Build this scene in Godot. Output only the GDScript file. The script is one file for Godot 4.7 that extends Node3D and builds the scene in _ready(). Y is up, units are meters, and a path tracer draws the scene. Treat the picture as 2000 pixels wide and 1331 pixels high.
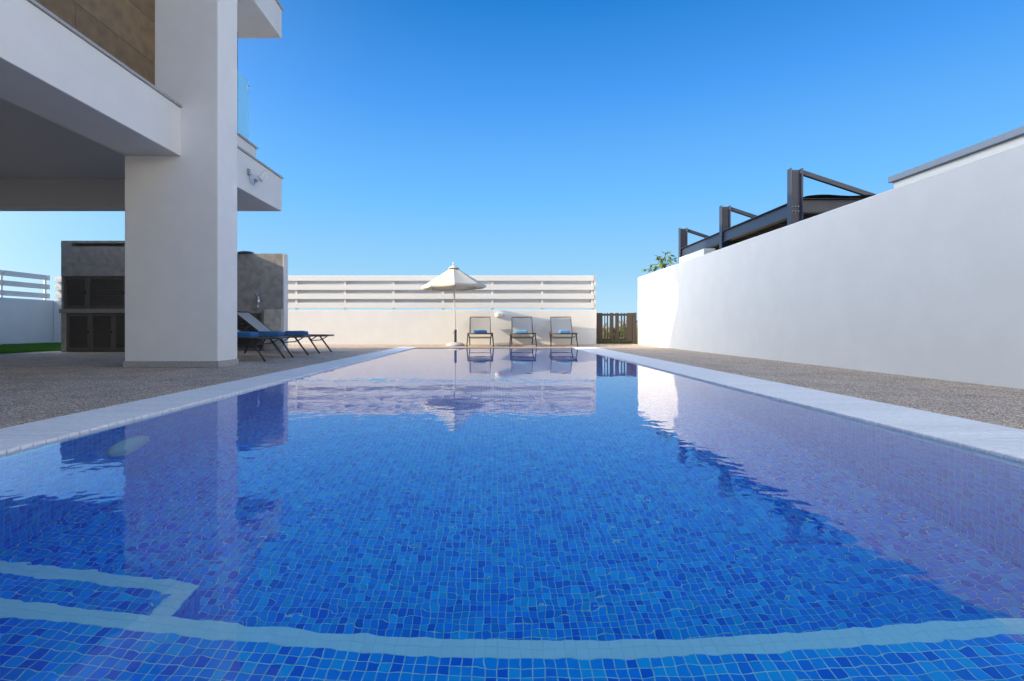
extends Node3D
# A shaded villa pool, one-point view down its length. Units are metres, deck level is y = 0, the pool runs towards -z.

const F := 980.0          # focal length of the photograph in its own pixels
const WATER := -0.010
const FLOOR := -1.24
const SUN := Vector3(1.0, -0.42, -0.26)

var M := {}
var taken := {}
var mesh_cache := {}
var rng := RandomNumberGenerator.new()


# ---------------------------------------------------------------- helpers
func lin(r: float, g: float, b: float, a := 1.0) -> Color:
	var c := Color(r, g, b).linear_to_srgb()
	c.a = a
	return c


func numbered(called: String) -> String:
	var n: int = taken.get(called, 0)
	taken[called] = n + 1
	return called if n == 0 else "%s_%03d" % [called, n]


func tag(o: Node3D, label: String, category := "", group := "", kind := "") -> void:
	o.set_meta("label", label)
	if category:
		o.set_meta("category", category)
	if group:
		o.set_meta("group", group)
	if kind:
		o.set_meta("kind", kind)


func thing(called: String, label: String, category: String, at := Vector3.ZERO, turn := 0.0, group := "") -> Node3D:
	var o := Node3D.new()
	o.name = numbered(called)
	add_child(o)
	o.position = at
	o.rotation.y = turn
	tag(o, label, category, group)
	return o


func setting(called: String, at := Vector3.ZERO) -> Node3D:
	var o := Node3D.new()
	o.name = called
	add_child(o)
	o.position = at
	o.set_meta("kind", "structure")
	return o


func part(called: String, mesh: Mesh, m: Material, parent: Node, at := Vector3.ZERO, basis := Basis()) -> MeshInstance3D:
	var o := MeshInstance3D.new()
	o.name = numbered(called) if parent == self else called
	o.mesh = mesh
	o.material_override = m
	parent.add_child(o, true)
	o.transform = Transform3D(basis, at)
	return o


# a chamfered box mesh, shared between pieces of one size
func bevel_box(size: Vector3, c := 0.004) -> ArrayMesh:
	var key := "%.4f %.4f %.4f %.4f" % [size.x, size.y, size.z, c]
	if mesh_cache.has(key):
		return mesh_cache[key]
	c = minf(c, 0.3 * minf(size.x, minf(size.y, size.z)))
	var h := size / 2.0
	var st := SurfaceTool.new()
	st.begin(Mesh.PRIMITIVE_TRIANGLES)
	st.set_smooth_group(-1)
	var axes := [Vector3.RIGHT, Vector3.UP, Vector3.BACK]
	for i in 3:
		for s in [-1.0, 1.0]:
			var n: Vector3 = axes[i] * s
			var u: Vector3 = axes[(i + 1) % 3]
			var v: Vector3 = axes[(i + 2) % 3] * s
			var hn: float = h[i]
			var hu: float = h[(i + 1) % 3] - c
			var hv: float = h[(i + 2) % 3] - c
			quad(st, n * hn - u * hu - v * hv, n * hn + u * hu - v * hv, n * hn + u * hu + v * hv, n * hn - u * hu + v * hv)
	for i in 3:
		var a: Vector3 = axes[i]
		var b: Vector3 = axes[(i + 1) % 3]
		var d: Vector3 = axes[(i + 2) % 3]
		for sb in [-1.0, 1.0]:
			for sd in [-1.0, 1.0]:
				var p1: Vector3 = b * sb * h[(i + 1) % 3] + d * sd * (h[(i + 2) % 3] - c)
				var p2: Vector3 = b * sb * (h[(i + 1) % 3] - c) + d * sd * h[(i + 2) % 3]
				var l: Vector3 = a * (h[i] - c)
				if sb * sd > 0:
					quad(st, p1 - l, p1 + l, p2 + l, p2 - l)
				else:
					quad(st, p1 + l, p1 - l, p2 - l, p2 + l)
	for sx in [-1.0, 1.0]:
		for sy in [-1.0, 1.0]:
			for sz in [-1.0, 1.0]:
				var px := Vector3(sx * h.x, sy * (h.y - c), sz * (h.z - c))
				var py := Vector3(sx * (h.x - c), sy * h.y, sz * (h.z - c))
				var pz := Vector3(sx * (h.x - c), sy * (h.y - c), sz * h.z)
				if sx * sy * sz > 0:
					tri(st, px, py, pz)
				else:
					tri(st, px, pz, py)
	st.generate_normals()
	var mesh := st.commit()
	mesh_cache[key] = mesh
	return mesh


# counter-clockwise seen from outside here; turned clockwise for Godot
func tri(st: SurfaceTool, a: Vector3, b: Vector3, c: Vector3) -> void:
	st.add_vertex(a)
	st.add_vertex(c)
	st.add_vertex(b)


func quad(st: SurfaceTool, a: Vector3, b: Vector3, c: Vector3, d: Vector3) -> void:
	tri(st, a, b, c)
	tri(st, a, c, d)


# a box part given by its two corners; z is depth away from the camera (positive), as measured
func slab(called: String, m: Material, parent: Node, x0: float, x1: float, y0: float, y1: float, d0: float, d1: float, c := 0.006) -> MeshInstance3D:
	var size := Vector3(absf(x1 - x0), absf(y1 - y0), absf(d1 - d0))
	return part(called, bevel_box(size, c), m, parent, Vector3((x0 + x1) / 2, (y0 + y1) / 2, -(d0 + d1) / 2))


func new_st(smooth := true) -> SurfaceTool:
	var st := SurfaceTool.new()
	st.begin(Mesh.PRIMITIVE_TRIANGLES)
	st.set_smooth_group(0 if smooth else -1)
	return st


func done(st: SurfaceTool) -> ArrayMesh:
	st.generate_normals()
	return st.commit()


func tube(st: SurfaceTool, pts: Array, r: float, sides := 10) -> void:
	var rings := []
	var up := Vector3.UP
	for i in pts.size():
		var dir: Vector3 = (pts[mini(i + 1, pts.size() - 1)] - pts[maxi(i - 1, 0)]).normalized()
		var u := dir.cross(up)
		if u.length() < 0.05:
			u = dir.cross(Vector3.RIGHT)
		u = u.normalized()
		var v := dir.cross(u).normalized()
		var ring := []
		for k in sides:
			var a := TAU * k / sides
			ring.append(pts[i] + (u * cos(a) + v * sin(a)) * r)
		rings.append(ring)
	for i in rings.size() - 1:
		for k in sides:
			var n := (k + 1) % sides
			quad(st, rings[i][k], rings[i + 1][k], rings[i + 1][n], rings[i][n])
	for k in sides:
		var n := (k + 1) % sides
		tri(st, pts[0], rings[0][k], rings[0][n])
		tri(st, pts[-1], rings[-1][n], rings[-1][k])


func tube_part(called: String, m: Material, parent: Node, pts: Array, r: float, sides := 10) -> MeshInstance3D:
	var st := new_st()
	tube(st, pts, r, sides)
	return part(called, done(st), m, parent)


# profile: (radius, height) from bottom to top
func lathe(st: SurfaceTool, profile: Array, sides := 24) -> void:
	for i in profile.size() - 1:
		for k in sides:
			var a0 := TAU * k / sides
			var a1 := TAU * (k + 1) / sides
			var p: Vector2 = profile[i]
			var q: Vector2 = profile[i + 1]
			var b0 := Vector3(cos(a0) * p.x, p.y, -sin(a0) * p.x)
			var b1 := Vector3(cos(a1) * p.x, p.y, -sin(a1) * p.x)
			var t0 := Vector3(cos(a0) * q.x, q.y, -sin(a0) * q.x)
			var t1 := Vector3(cos(a1) * q.x, q.y, -sin(a1) * q.x)
			if p.x > 1e-5:
				tri(st, b0, b1, t1)
			if q.x > 1e-5:
				tri(st, b0, t1, t0)


func noise_tex(kind: int, freq: float, size := 512, ramp: Gradient = null, seed_ := 1, octaves := 3, cell_return := -1) -> NoiseTexture2D:
	var n := FastNoiseLite.new()
	n.noise_type = kind
	n.frequency = freq
	n.seed = seed_
	n.fractal_octaves = octaves
	if octaves <= 1:
		n.fractal_type = FastNoiseLite.FRACTAL_NONE
	if cell_return >= 0:
		n.cellular_return_type = cell_return
		n.cellular_jitter = 1.0
	var t := NoiseTexture2D.new()
	t.width = size
	t.height = size
	t.seamless = true
	t.seamless_blend_skirt = 0.06
	t.noise = n
	if ramp:
		t.color_ramp = ramp
	return t


func ramp(stops: Array, constant := false) -> Gradient:
	var g := Gradient.new()
	var offs := PackedFloat32Array()
	var cols := PackedColorArray()
	for s in stops:
		offs.append(s[0])
		cols.append(s[1])
	g.offsets = offs
	g.colors = cols
	if constant:
		g.interpolation_mode = Gradient.GRADIENT_INTERPOLATE_CONSTANT
	return g


func mat(color: Color, rough := 0.8, spec := 0.5) -> StandardMaterial3D:
	var m := StandardMaterial3D.new()
	m.albedo_color = color
	m.roughness = rough
	m.metallic_specular = spec
	return m


func textured(m: StandardMaterial3D, scale: float, albedo: Texture2D, height: Texture2D = null, bump := 0.1, coarse: Texture2D = null, coarse_scale := 0.2) -> StandardMaterial3D:
	m.uv1_triplanar = true
	m.uv1_world_triplanar = true
	m.uv1_scale = Vector3.ONE * scale
	m.uv1_triplanar_sharpness = 4.0
	if albedo:
		m.albedo_texture = albedo
	if height:
		m.heightmap_enabled = true
		m.heightmap_texture = height
		m.heightmap_scale = bump
	if coarse:
		m.detail_enabled = true
		m.detail_albedo = coarse
		m.detail_blend_mode = BaseMaterial3D.BLEND_MODE_MUL
		m.detail_uv_layer = BaseMaterial3D.DETAIL_UV_2
		m.uv2_triplanar = true
		m.uv2_world_triplanar = true
		m.uv2_scale = Vector3.ONE * coarse_scale
	return m


func grey(v: float) -> Color:
	return Color(v, v, v)


func make_materials() -> void:
	var simplex := FastNoiseLite.TYPE_SIMPLEX_SMOOTH
	var cell := FastNoiseLite.TYPE_CELLULAR
	var fine := noise_tex(simplex, 0.09, 512, null, 3, 3)
	var blotch := noise_tex(simplex, 0.012, 512, ramp([[0.2, grey(0.985)], [0.8, grey(1.0)]]), 5, 4)
	var mottled := noise_tex(simplex, 0.02, 512, ramp([[0.15, grey(0.86)], [0.5, grey(0.94)], [0.85, grey(1.0)]]), 8, 5)
	var plaster := ramp([[0.2, Color(0.985, 0.985, 0.985)], [0.8, Color(1, 1, 1)]])
	var plaster_tex := noise_tex(simplex, 0.05, 512, plaster, 11, 4)
	M.render = textured(mat(lin(0.72, 0.715, 0.70), 0.92, 0.3), 2.6, plaster_tex, fine, 0.05, blotch, 0.31)
	M.column = textured(mat(lin(0.80, 0.79, 0.775), 0.92, 0.3), 3.6, plaster_tex, fine, 0.10, blotch, 0.37)
	M.skirting = textured(mat(lin(0.42, 0.41, 0.40), 0.5), 3.0, mottled)
	M.coping_stone = textured(mat(lin(0.42, 0.42, 0.42), 0.45), 4.0, mottled)
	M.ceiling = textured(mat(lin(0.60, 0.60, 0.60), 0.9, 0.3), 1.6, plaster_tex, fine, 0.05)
	var board := noise_tex(simplex, 0.03, 512, ramp([[0.2, grey(0.94)], [0.8, grey(1.0)]]), 21, 4)
	M.white_board = textured(mat(lin(0.72, 0.71, 0.69), 0.55), 2.0, board)
	M.white_metal = textured(mat(lin(0.82, 0.82, 0.81), 0.4), 5.0, board)
	# brown stone cladding in two tones
	var stone := noise_tex(simplex, 0.011, 512, ramp([[0.1, grey(0.82)], [0.45, grey(0.91)], [0.7, grey(0.95)], [0.95, grey(1.0)]]), 14, 6)
	M.brown_stone = []
	for k in 3:
		var t: float = [0.92, 1.0, 1.1][k]
		M.brown_stone.append(textured(mat(lin(0.20 * t, 0.135 * t, 0.072 * t), 0.7), 0.9, stone, fine, 0.05))
		M.brown_stone[k].uv1_offset = Vector3(0.31 * k, 0.17 * k, 0.43 * k)
	M.grey_stone = textured(mat(lin(0.36, 0.355, 0.35), 0.65), 0.8, stone, fine, 0.04)
	M.sun_painted_stone = textured(mat(lin(0.60, 0.575, 0.53), 0.7), 0.8, stone, fine, 0.04)  # lighter version of the grey stone, sunlight put into its colour
	M.counter = textured(mat(lin(0.30, 0.285, 0.26), 0.5), 1.4, mottled)
	M.dark_wood = textured(mat(lin(0.12, 0.108, 0.10), 0.55), 3.0, mottled)
	M.black = mat(lin(0.006, 0.006, 0.006), 0.8)
	# washed-pebble deck
	var peb := ramp([[0.0, Color(0.40, 0.34, 0.30)], [0.12, Color(0.88, 0.77, 0.64)], [0.24, Color(0.66, 0.60, 0.55)], [0.36, Color(0.80, 0.66, 0.56)], [0.48, Color(0.52, 0.51, 0.52)], [0.6, Color(0.95, 0.88, 0.79)], [0.72, Color(0.65, 0.53, 0.44)], [0.84, Color(0.76, 0.74, 0.72)], [0.94, Color(0.98, 0.94, 0.88)]], true)
	var pebbles := noise_tex(cell, 0.155, 1024, peb, 31, 1, FastNoiseLite.RETURN_CELL_VALUE)
	var pebble_h := noise_tex(cell, 0.155, 1024, ramp([[0.0, grey(1.0)], [0.6, grey(0.55)], [1.0, grey(0.0)]]), 31, 1, FastNoiseLite.RETURN_DISTANCE)
	var deck_blotch := noise_tex(simplex, 0.015, 512, ramp([[0.2, grey(0.91)], [0.5, grey(0.97)], [0.8, grey(1.0)]]), 37, 5)
	M.deck = textured(mat(Color(1.0, 0.985, 0.965), 0.75, 0.4), 0.9, pebbles, pebble_h, 0.35, deck_blotch, 0.23)
	# earth, lawn
	var soil := noise_tex(simplex, 0.02, 512, ramp([[0.1, Color(0.42, 0.34, 0.22)], [0.5, Color(0.56, 0.48, 0.32)], [0.9, Color(0.68, 0.60, 0.42)]]), 41, 6)
	M.soil = textured(mat(Color(1, 1, 1), 0.95, 0.2), 0.25, soil, fine, 1.0)
	var turf := noise_tex(simplex, 0.03, 512, ramp([[0.1, Color(0.10, 0.24, 0.05)], [0.9, Color(0.22, 0.42, 0.10)]]), 43, 5)
	M.turf = textured(mat(Color(1, 1, 1), 0.95, 0.2), 1.0, turf)
	M.grass = mat(lin(0.05, 0.15, 0.02), 0.7, 0.3)
	M.grass.vertex_color_use_as_albedo = true
	M.grass.albedo_color = Color(1, 1, 1)
	# pool
	M.grout = textured(mat(lin(0.74, 0.89, 0.93), 0.85, 0.3), 3.0, mottled)
	M.mosaic = mat(Color(1, 1, 1), 0.35, 0.4)
	M.mosaic.vertex_color_use_as_albedo = true
	M.blue_tile = []
	for c in [tile_blue(0), tile_blue(1), tile_blue(2), tile_blue(3), tile_blue(4)]:
		M.blue_tile.append(mat(c.linear_to_srgb(), 0.35, 0.4))
	M.white_tile = []
	for v in [0.87, 0.90, 0.885]:
		M.white_tile.append(mat(lin(v * 0.93, v, v * 1.02), 0.4))
	M.water = mat(lin(0.42, 0.90, 1.0, 0.0), 0.0)
	M.water.refraction_enabled = true
	M.water.refraction_scale = 0.0333
	M.coping = []
	var grain := noise_tex(simplex, 0.02, 512, ramp([[0.15, grey(0.94)], [0.5, grey(0.975)], [0.9, grey(1.0)]]), 51, 5)
	for v in [0.80, 0.84, 0.86, 0.825]:
		M.coping.append(textured(mat(lin(v, v * 0.985, v * 0.97), 0.7, 0.4), 2.2, grain, fine, 0.015))
	# furniture
	M.frame = mat(lin(0.035, 0.03, 0.028), 0.4)
	M.sling = textured(mat(lin(0.47, 0.455, 0.43), 0.75), 8.0, noise_tex(simplex, 0.12, 256, ramp([[0.2, grey(0.82)], [0.8, grey(1.0)]]), 61, 3))
	M.sling.backlight_enabled = true
	M.sling.backlight = Color(0.45, 0.45, 0.45)
	var terry := noise_tex(simplex, 0.1, 256, ramp([[0.2, grey(0.78)], [0.8, grey(1.0)]]), 63, 4)
	M.towel = []
	for c in [lin(0.055, 0.19, 0.42), lin(0.19, 0.40, 0.62), lin(0.14, 0.35, 0.58)]:
		var t: StandardMaterial3D = textured(mat(c, 0.95, 0.2), 6.0, terry, terry, 0.6)
		t.rim_enabled = true
		t.rim = 0.4
		M.towel.append(t)
	M.canvas = textured(mat(lin(0.60, 0.575, 0.495), 0.85, 0.3), 3.0, board)
	M.canvas.backlight_enabled = true
	M.canvas.backlight = Color(0.35, 0.33, 0.27)
	M.pole = mat(lin(0.62, 0.60, 0.56), 0.4)
	M.concrete = textured(mat(lin(0.52, 0.51, 0.49), 0.8), 3.0, mottled, fine, 0.1)
	M.steel = textured(mat(lin(0.035, 0.045, 0.08), 0.38), 3.0, mottled)
	M.bolt = mat(lin(0.45, 0.45, 0.45), 0.35)
	M.bolt.metallic = 0.8
	M.roof_cloth = textured(mat(lin(0.05, 0.042, 0.036), 0.9), 3.0, mottled)
	M.chrome = mat(lin(0.75, 0.76, 0.78), 0.12)
	M.chrome.metallic = 1.0
	M.gate_wood = textured(mat(lin(0.055, 0.04, 0.03), 0.65), 4.0, mottled)
	M.glass = mat(lin(0.40, 0.80, 0.90, 0.34), 0.02)
	M.glass.transparency = BaseMaterial3D.TRANSPARENCY_ALPHA
	M.cap_grey = mat(lin(0.24, 0.275, 0.34), 0.45)
	M.leaf = mat(Color(1, 1, 1), 0.6, 0.3)
	M.leaf.vertex_color_use_as_albedo = true
	M.leaf.backlight_enabled = true
	M.leaf.backlight = Color(0.5, 0.5, 0.5)
	M.bark = textured(mat(lin(0.11, 0.08, 0.055), 0.9), 4.0, mottled)
	M.lens = mat(lin(0.86, 0.90, 0.88), 0.15)


func tile_blue(k: int) -> Color:  # linear base colours of the glass mosaic
	return [Color(0.002, 0.15, 0.78), Color(0.002, 0.29, 0.92), Color(0.003, 0.36, 0.94), Color(0.01, 0.48, 0.95), Color(0.006, 0.23, 0.86)][k]


func pick_blue() -> int:
	var r := rng.randf()
	return 0 if r < 0.16 else 1 if r < 0.46 else 2 if r < 0.72 else 3 if r < 0.9 else 4


# ---------------------------------------------------------------- camera, sky, sun
func make_view() -> void:
	var cam := Camera3D.new()
	cam.name = "camera"
	add_child(cam)
	cam.position = Vector3(0, 0.5, 0)
	cam.near = 0.05
	cam.far = 6000.0
	cam.projection = Camera3D.PROJECTION_FRUSTUM
	cam.size = cam.near * 1331.0 / F
	cam.frustum_offset = Vector2(35.0, -25.0) * cam.near / F
	cam.current = true

	var env := Environment.new()
	env.background_mode = Environment.BG_SKY
	env.tonemap_mode = Environment.TONE_MAPPER_LINEAR
	env.tonemap_exposure = 2.85
	env.sdfgi_enabled = true
	env.ssao_enabled = true
	env.ssil_enabled = true
	var sky := Sky.new()
	var pan := PanoramaSkyMaterial.new()
	pan.panorama = sky_picture()
	sky.sky_material = pan
	env.sky = sky
	var we := WorldEnvironment.new()
	we.name = "world"
	we.environment = env
	add_child(we)

	var sun := DirectionalLight3D.new()
	sun.name = "sun"
	add_child(sun)
	sun.look_at_from_position(Vector3.ZERO, SUN, Vector3.UP)
	sun.light_energy = 0.63
	sun.light_color = Color(1.0, 0.91, 0.75)
	sun.light_angular_distance = 0.5
	sun.shadow_enabled = true


# clear evening air: deep blue overhead, paler towards the horizon and towards the sun
func sky_picture() -> ImageTexture:
	var w := 512
	var h := 256
	var im := Image.create(w, h, false, Image.FORMAT_RGBF)
	var sun := -SUN.normalized()
	var stops := [[-1.0, Vector3(0.30, 0.28, 0.24)], [0.0, Vector3(0.50, 0.74, 0.92)], [0.05, Vector3(0.42, 0.70, 0.91)], [0.113, Vector3(0.30, 0.61, 0.89)], [0.238, Vector3(0.16, 0.50, 0.96)], [0.41, Vector3(0.065, 0.32, 0.85)], [0.547, Vector3(0.018, 0.205, 0.625)], [0.8, Vector3(0.028, 0.205, 0.62)], [1.0, Vector3(0.028, 0.20, 0.61)]]
	for j in h:
		var el := (0.5 - (j + 0.5) / h) * PI
		var y := sin(el)
		var base := Vector3.ZERO
		for i in stops.size() - 1:
			if y >= stops[i][0]:
				var t: float = clampf((y - stops[i][0]) / (stops[i + 1][0] - stops[i][0]), 0, 1)
				base = stops[i][1].lerp(stops[i + 1][1], t)
		if y < 0.0:
			base = stops[0][1]
		for i in w:
			var az := (i + 0.5) / w * TAU
			var dir := Vector3(sin(az) * cos(el), y, -cos(az) * cos(el))
			var ang := rad_to_deg(acos(clampf(dir.dot(sun), -1, 1)))
			var glow := 2.9 * exp(-pow(ang / 31.0, 2.0)) + 2.2 * exp(-ang / 9.0)
			var c := base * 0.38 + Vector3(0.93, 0.93, 0.88) * glow * (1.0 if y >= 0.0 else 0.0)
			im.set_pixel(i, j, Color(c.x, c.y, c.z))
	return ImageTexture.create_from_image(im)


# ---------------------------------------------------------------- ground, deck, pool
func sheet(st: SurfaceTool, x0: float, x1: float, d0: float, d1: float, y: float) -> void:
	quad(st, Vector3(x0, y, -d0), Vector3(x1, y, -d0), Vector3(x1, y, -d1), Vector3(x0, y, -d1))


func sheet_round(rects: Array, y: float) -> ArrayMesh:
	var st := new_st(false)
	for r in rects:
		sheet(st, r[0], r[1], r[2], r[3], y)
	return done(st)


func make_ground() -> void:
	var big := 3000.0
	var g := part("ground", sheet_round([[-big, -3.0, -big, big], [3.0, big, -big, big], [-3.0, 3.0, 13.2, big], [-3.0, 3.0, -big, -2.6]], -0.06), M.soil, self)
	g.set_meta("kind", "structure")
	# deck of washed pebbles, round the pool and its coping
	var d := part("deck", sheet_round([[-9.4, -2.42, -6.0, 16.2], [2.57, 4.4, -6.0, 15.15], [-2.42, -1.979, 12.87, 15.15], [-1.979, 2.007, 12.505, 15.15], [2.007, 2.57, 12.87, 15.15], [-2.42, 2.57, -6.0, -1.9]], 0.0), M.deck, self)
	d.set_meta("kind", "structure")
	var l := part("lawn", sheet_round([[-14.6, -9.4, -6.0, 16.7]], -0.012), M.turf, self)
	l.set_meta("kind", "structure")


func make_pool() -> void:
	var shell := setting("pool_basin")
	slab("pool_floor", M.grout, shell, -2.2, 2.2, FLOOR - 0.15, FLOOR + 0.0008, -1.9, 12.6, 0.001)
	slab("pool_wall", M.grout, shell, -2.2, -1.992, FLOOR - 0.003, -0.031, -1.9, 12.6, 0.001)
	slab("pool_wall", M.grout, shell, 2.012, 2.2, FLOOR - 0.003, -0.031, -1.9, 12.6, 0.001)
	slab("pool_wall", M.grout, shell, -1.9915, 2.0115, FLOOR - 0.003, -0.031, 12.4025, 12.6, 0.001)
	slab("pool_wall", M.grout, shell, -1.992, 2.012, FLOOR - 0.003, -0.031, -1.9, -1.503, 0.001)
	# mosaic: the floor and walls beyond the steps, far too many to pick apart
	var p := 0.03
	var xf: Array[Transform3D] = []
	var nx := 134
	for j in int((12.4 - 1.3) / p):
		for i in nx:
			var x := -1.991 + (i + 0.5) * p
			xf.append(Transform3D(tile_turn(), Vector3(x + rng.randf_range(-0.0007, 0.0007), FLOOR, -(1.3 + (j + 0.5) * p) + rng.randf_range(-0.0007, 0.0007))))
	scatter_tiles("floor_mosaic", xf, shell)
	for side in [-1.0, 1.0]:
		xf = []
		var wx: float = -1.993 if side < 0 else 2.013
		var b := Basis(Vector3.BACK, -side * -PI / 2 * -1.0) if side < 0 else Basis(Vector3.BACK, PI / 2)
		for j in int((12.4 + 1.5) / p):
			for i in 38:
				xf.append(Transform3D(b, Vector3(wx, FLOOR + 0.004 + (i + 0.5) * p, 1.5 - (j + 0.5) * p)))
		scatter_tiles("wall_mosaic", xf, shell)
	xf = []
	for j in nx:
		for i in 38:
			xf.append(Transform3D(Basis(Vector3.RIGHT, PI / 2), Vector3(-1.985 + (j + 0.5) * p, FLOOR + 0.004 + (i + 0.5) * p, -12.403)))
	scatter_tiles("wall_mosaic", xf, shell)
	# white waterline tiles along both sides
	for side in [-1.0, 1.0]:
		var wx: float = -1.993 if side < 0 else 2.013
		for j in 46:
			slab("white_tile", M.white_tile[j % 3], shell, wx - 0.004, wx + 0.004, -0.122, -0.032, -1.5 + j * 0.3 + 0.0015, -1.5 + (j + 1) * 0.3 - 0.0015, 0.001)


func tile_turn() -> Basis:
	return Basis(Vector3.UP, rng.randf_range(-0.02, 0.02))


func scatter_tiles(called: String, xf: Array[Transform3D], parent: Node) -> void:
	var mm := MultiMesh.new()
	mm.transform_format = MultiMesh.TRANSFORM_3D
	mm.use_colors = true
	var box := BoxMesh.new()
	box.size = Vector3(0.0268, 0.004, 0.0268)
	mm.mesh = box
	mm.instance_count = xf.size()
	for i in xf.size():
		mm.set_instance_transform(i, xf[i])
		var c := tile_blue(pick_blue())
		var v := rng.randf_range(0.88, 1.12)
		mm.set_instance_color(i, Color(c.r * v, c.g * v, c.b * v))
	var o := MultiMeshInstance3D.new()
	o.name = called
	o.multimesh = mm
	o.material_override = M.mosaic
	parent.add_child(o, true)
	o.set_meta("kind", "stuff")


func make_steps() -> void:
	# a wide shelf under the camera, a lower ledge at its left and one step higher still, all of mosaic with white edges
	var s := setting("pool_steps", Vector3(0.05, 0, -1.364))
	s.rotation.y = -0.028
	var ys := WATER - 0.66
	var yl := WATER - 0.93
	var yu := WATER - 0.40
	var p := 0.03
	var e := 0.0
	slab("shelf_body", M.grout, s, -2.0, 1.92, FLOOR, ys + 0.0008, -2.84, e, 0.002)
	slab("ledge_body", M.grout, s, -2.0, -1.09, FLOOR, yl + 0.0008, e, e + 0.36, 0.002)
	slab("upper_step_body", M.grout, s, -2.0, -1.12, ys - 0.003, yu + 0.0008, -2.84, -0.30, 0.002)
	var tile := bevel_box(Vector3(0.0268, 0.004, 0.0268), 0.0006)
	var wide := bevel_box(Vector3(0.0291, 0.004, 0.0291), 0.0006)
	var xf: Array[Transform3D] = []
	var blues := 0
	for j in 52:
		for i in 130:
			var x := -1.99 + (i + 0.5) * p
			var d := e - (j + 0.5) * p
			var at := Vector3(x, ys, -d)
			if x < -1.12 and d < -0.30:
				continue
			if j < 2:
				part("white_tile", wide, M.white_tile[rng.randi() % 3], s, at, tile_turn())
			elif j < 6 and absf(x) < 1.15 and blues < 300:
				part("blue_tile", tile, M.blue_tile[pick_blue()], s, at, tile_turn())
				blues += 1
			else:
				xf.append(Transform3D(tile_turn(), at))
	scatter_tiles("shelf_mosaic", xf, s)
	xf = []
	for j in 12:
		for i in 30:
			var at := Vector3(-1.09 - (i + 0.5) * p, yl, -(e + (j + 0.5) * p))
			if i < 2 or j >= 10:
				part("white_tile", wide, M.white_tile[rng.randi() % 3], s, at, tile_turn())
			else:
				xf.append(Transform3D(tile_turn(), at))
	for j in 10:   # the ledge's right face
		for k in 12:
			xf.append(Transform3D(Basis(Vector3.BACK, PI / 2), Vector3(-1.09, yl - 0.004 - (j + 0.5) * p, -(e + (k + 0.5) * p))))
	scatter_tiles("ledge_mosaic", xf, s)
	xf = []
	for j in 30:
		for i in 28:
			var at := Vector3(-1.12 - (i + 0.5) * p, yu, 0.30 + (j + 0.5) * p)
			if i < 2 or j < 2:
				part("white_tile", wide, M.white_tile[rng.randi() % 3], s, at, tile_turn())
			else:
				xf.append(Transform3D(tile_turn(), at))
		for i in 8:
			xf.append(Transform3D(Basis(Vector3.BACK, PI / 2), Vector3(-1.12, yu - 0.004 - (i + 0.5) * p, 0.30 + (j + 0.5) * p)))
	scatter_tiles("upper_step_mosaic", xf, s)


func make_coping() -> void:
	var pitch := 0.06
	for side in [-1.0, 1.0]:
		var c := setting("pool_coping_left" if side < 0 else "pool_coping_right")
		var x0: float = -2.43 if side < 0 else 2.008
		var x1: float = -1.98 if side < 0 else 2.577
		for k in 240:
			var d := -1.5 + k * pitch
			if d > 12.86:
				break
			var o := slab("coping_tile", M.coping[rng.randi() % 4], c, x0, x1, -0.030, 0.004, d + 0.003, d + pitch - 0.003, 0.004)
			o.position.y += rng.randf_range(-0.0005, 0.0005)
	var f := setting("overflow_grate")
	for k in 67:
		var x := -1.978 + k * pitch
		slab("grate_bar", M.cap_grey, f, x + 0.006, minf(x + pitch, 2.006) - 0.006, -0.03, 0.0, 12.402, 12.50, 0.002)
	slab("grate_edge", M.cap_grey, f, -1.978, 2.006, -0.06, -0.032, 12.40, 12.52, 0.002)


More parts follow.
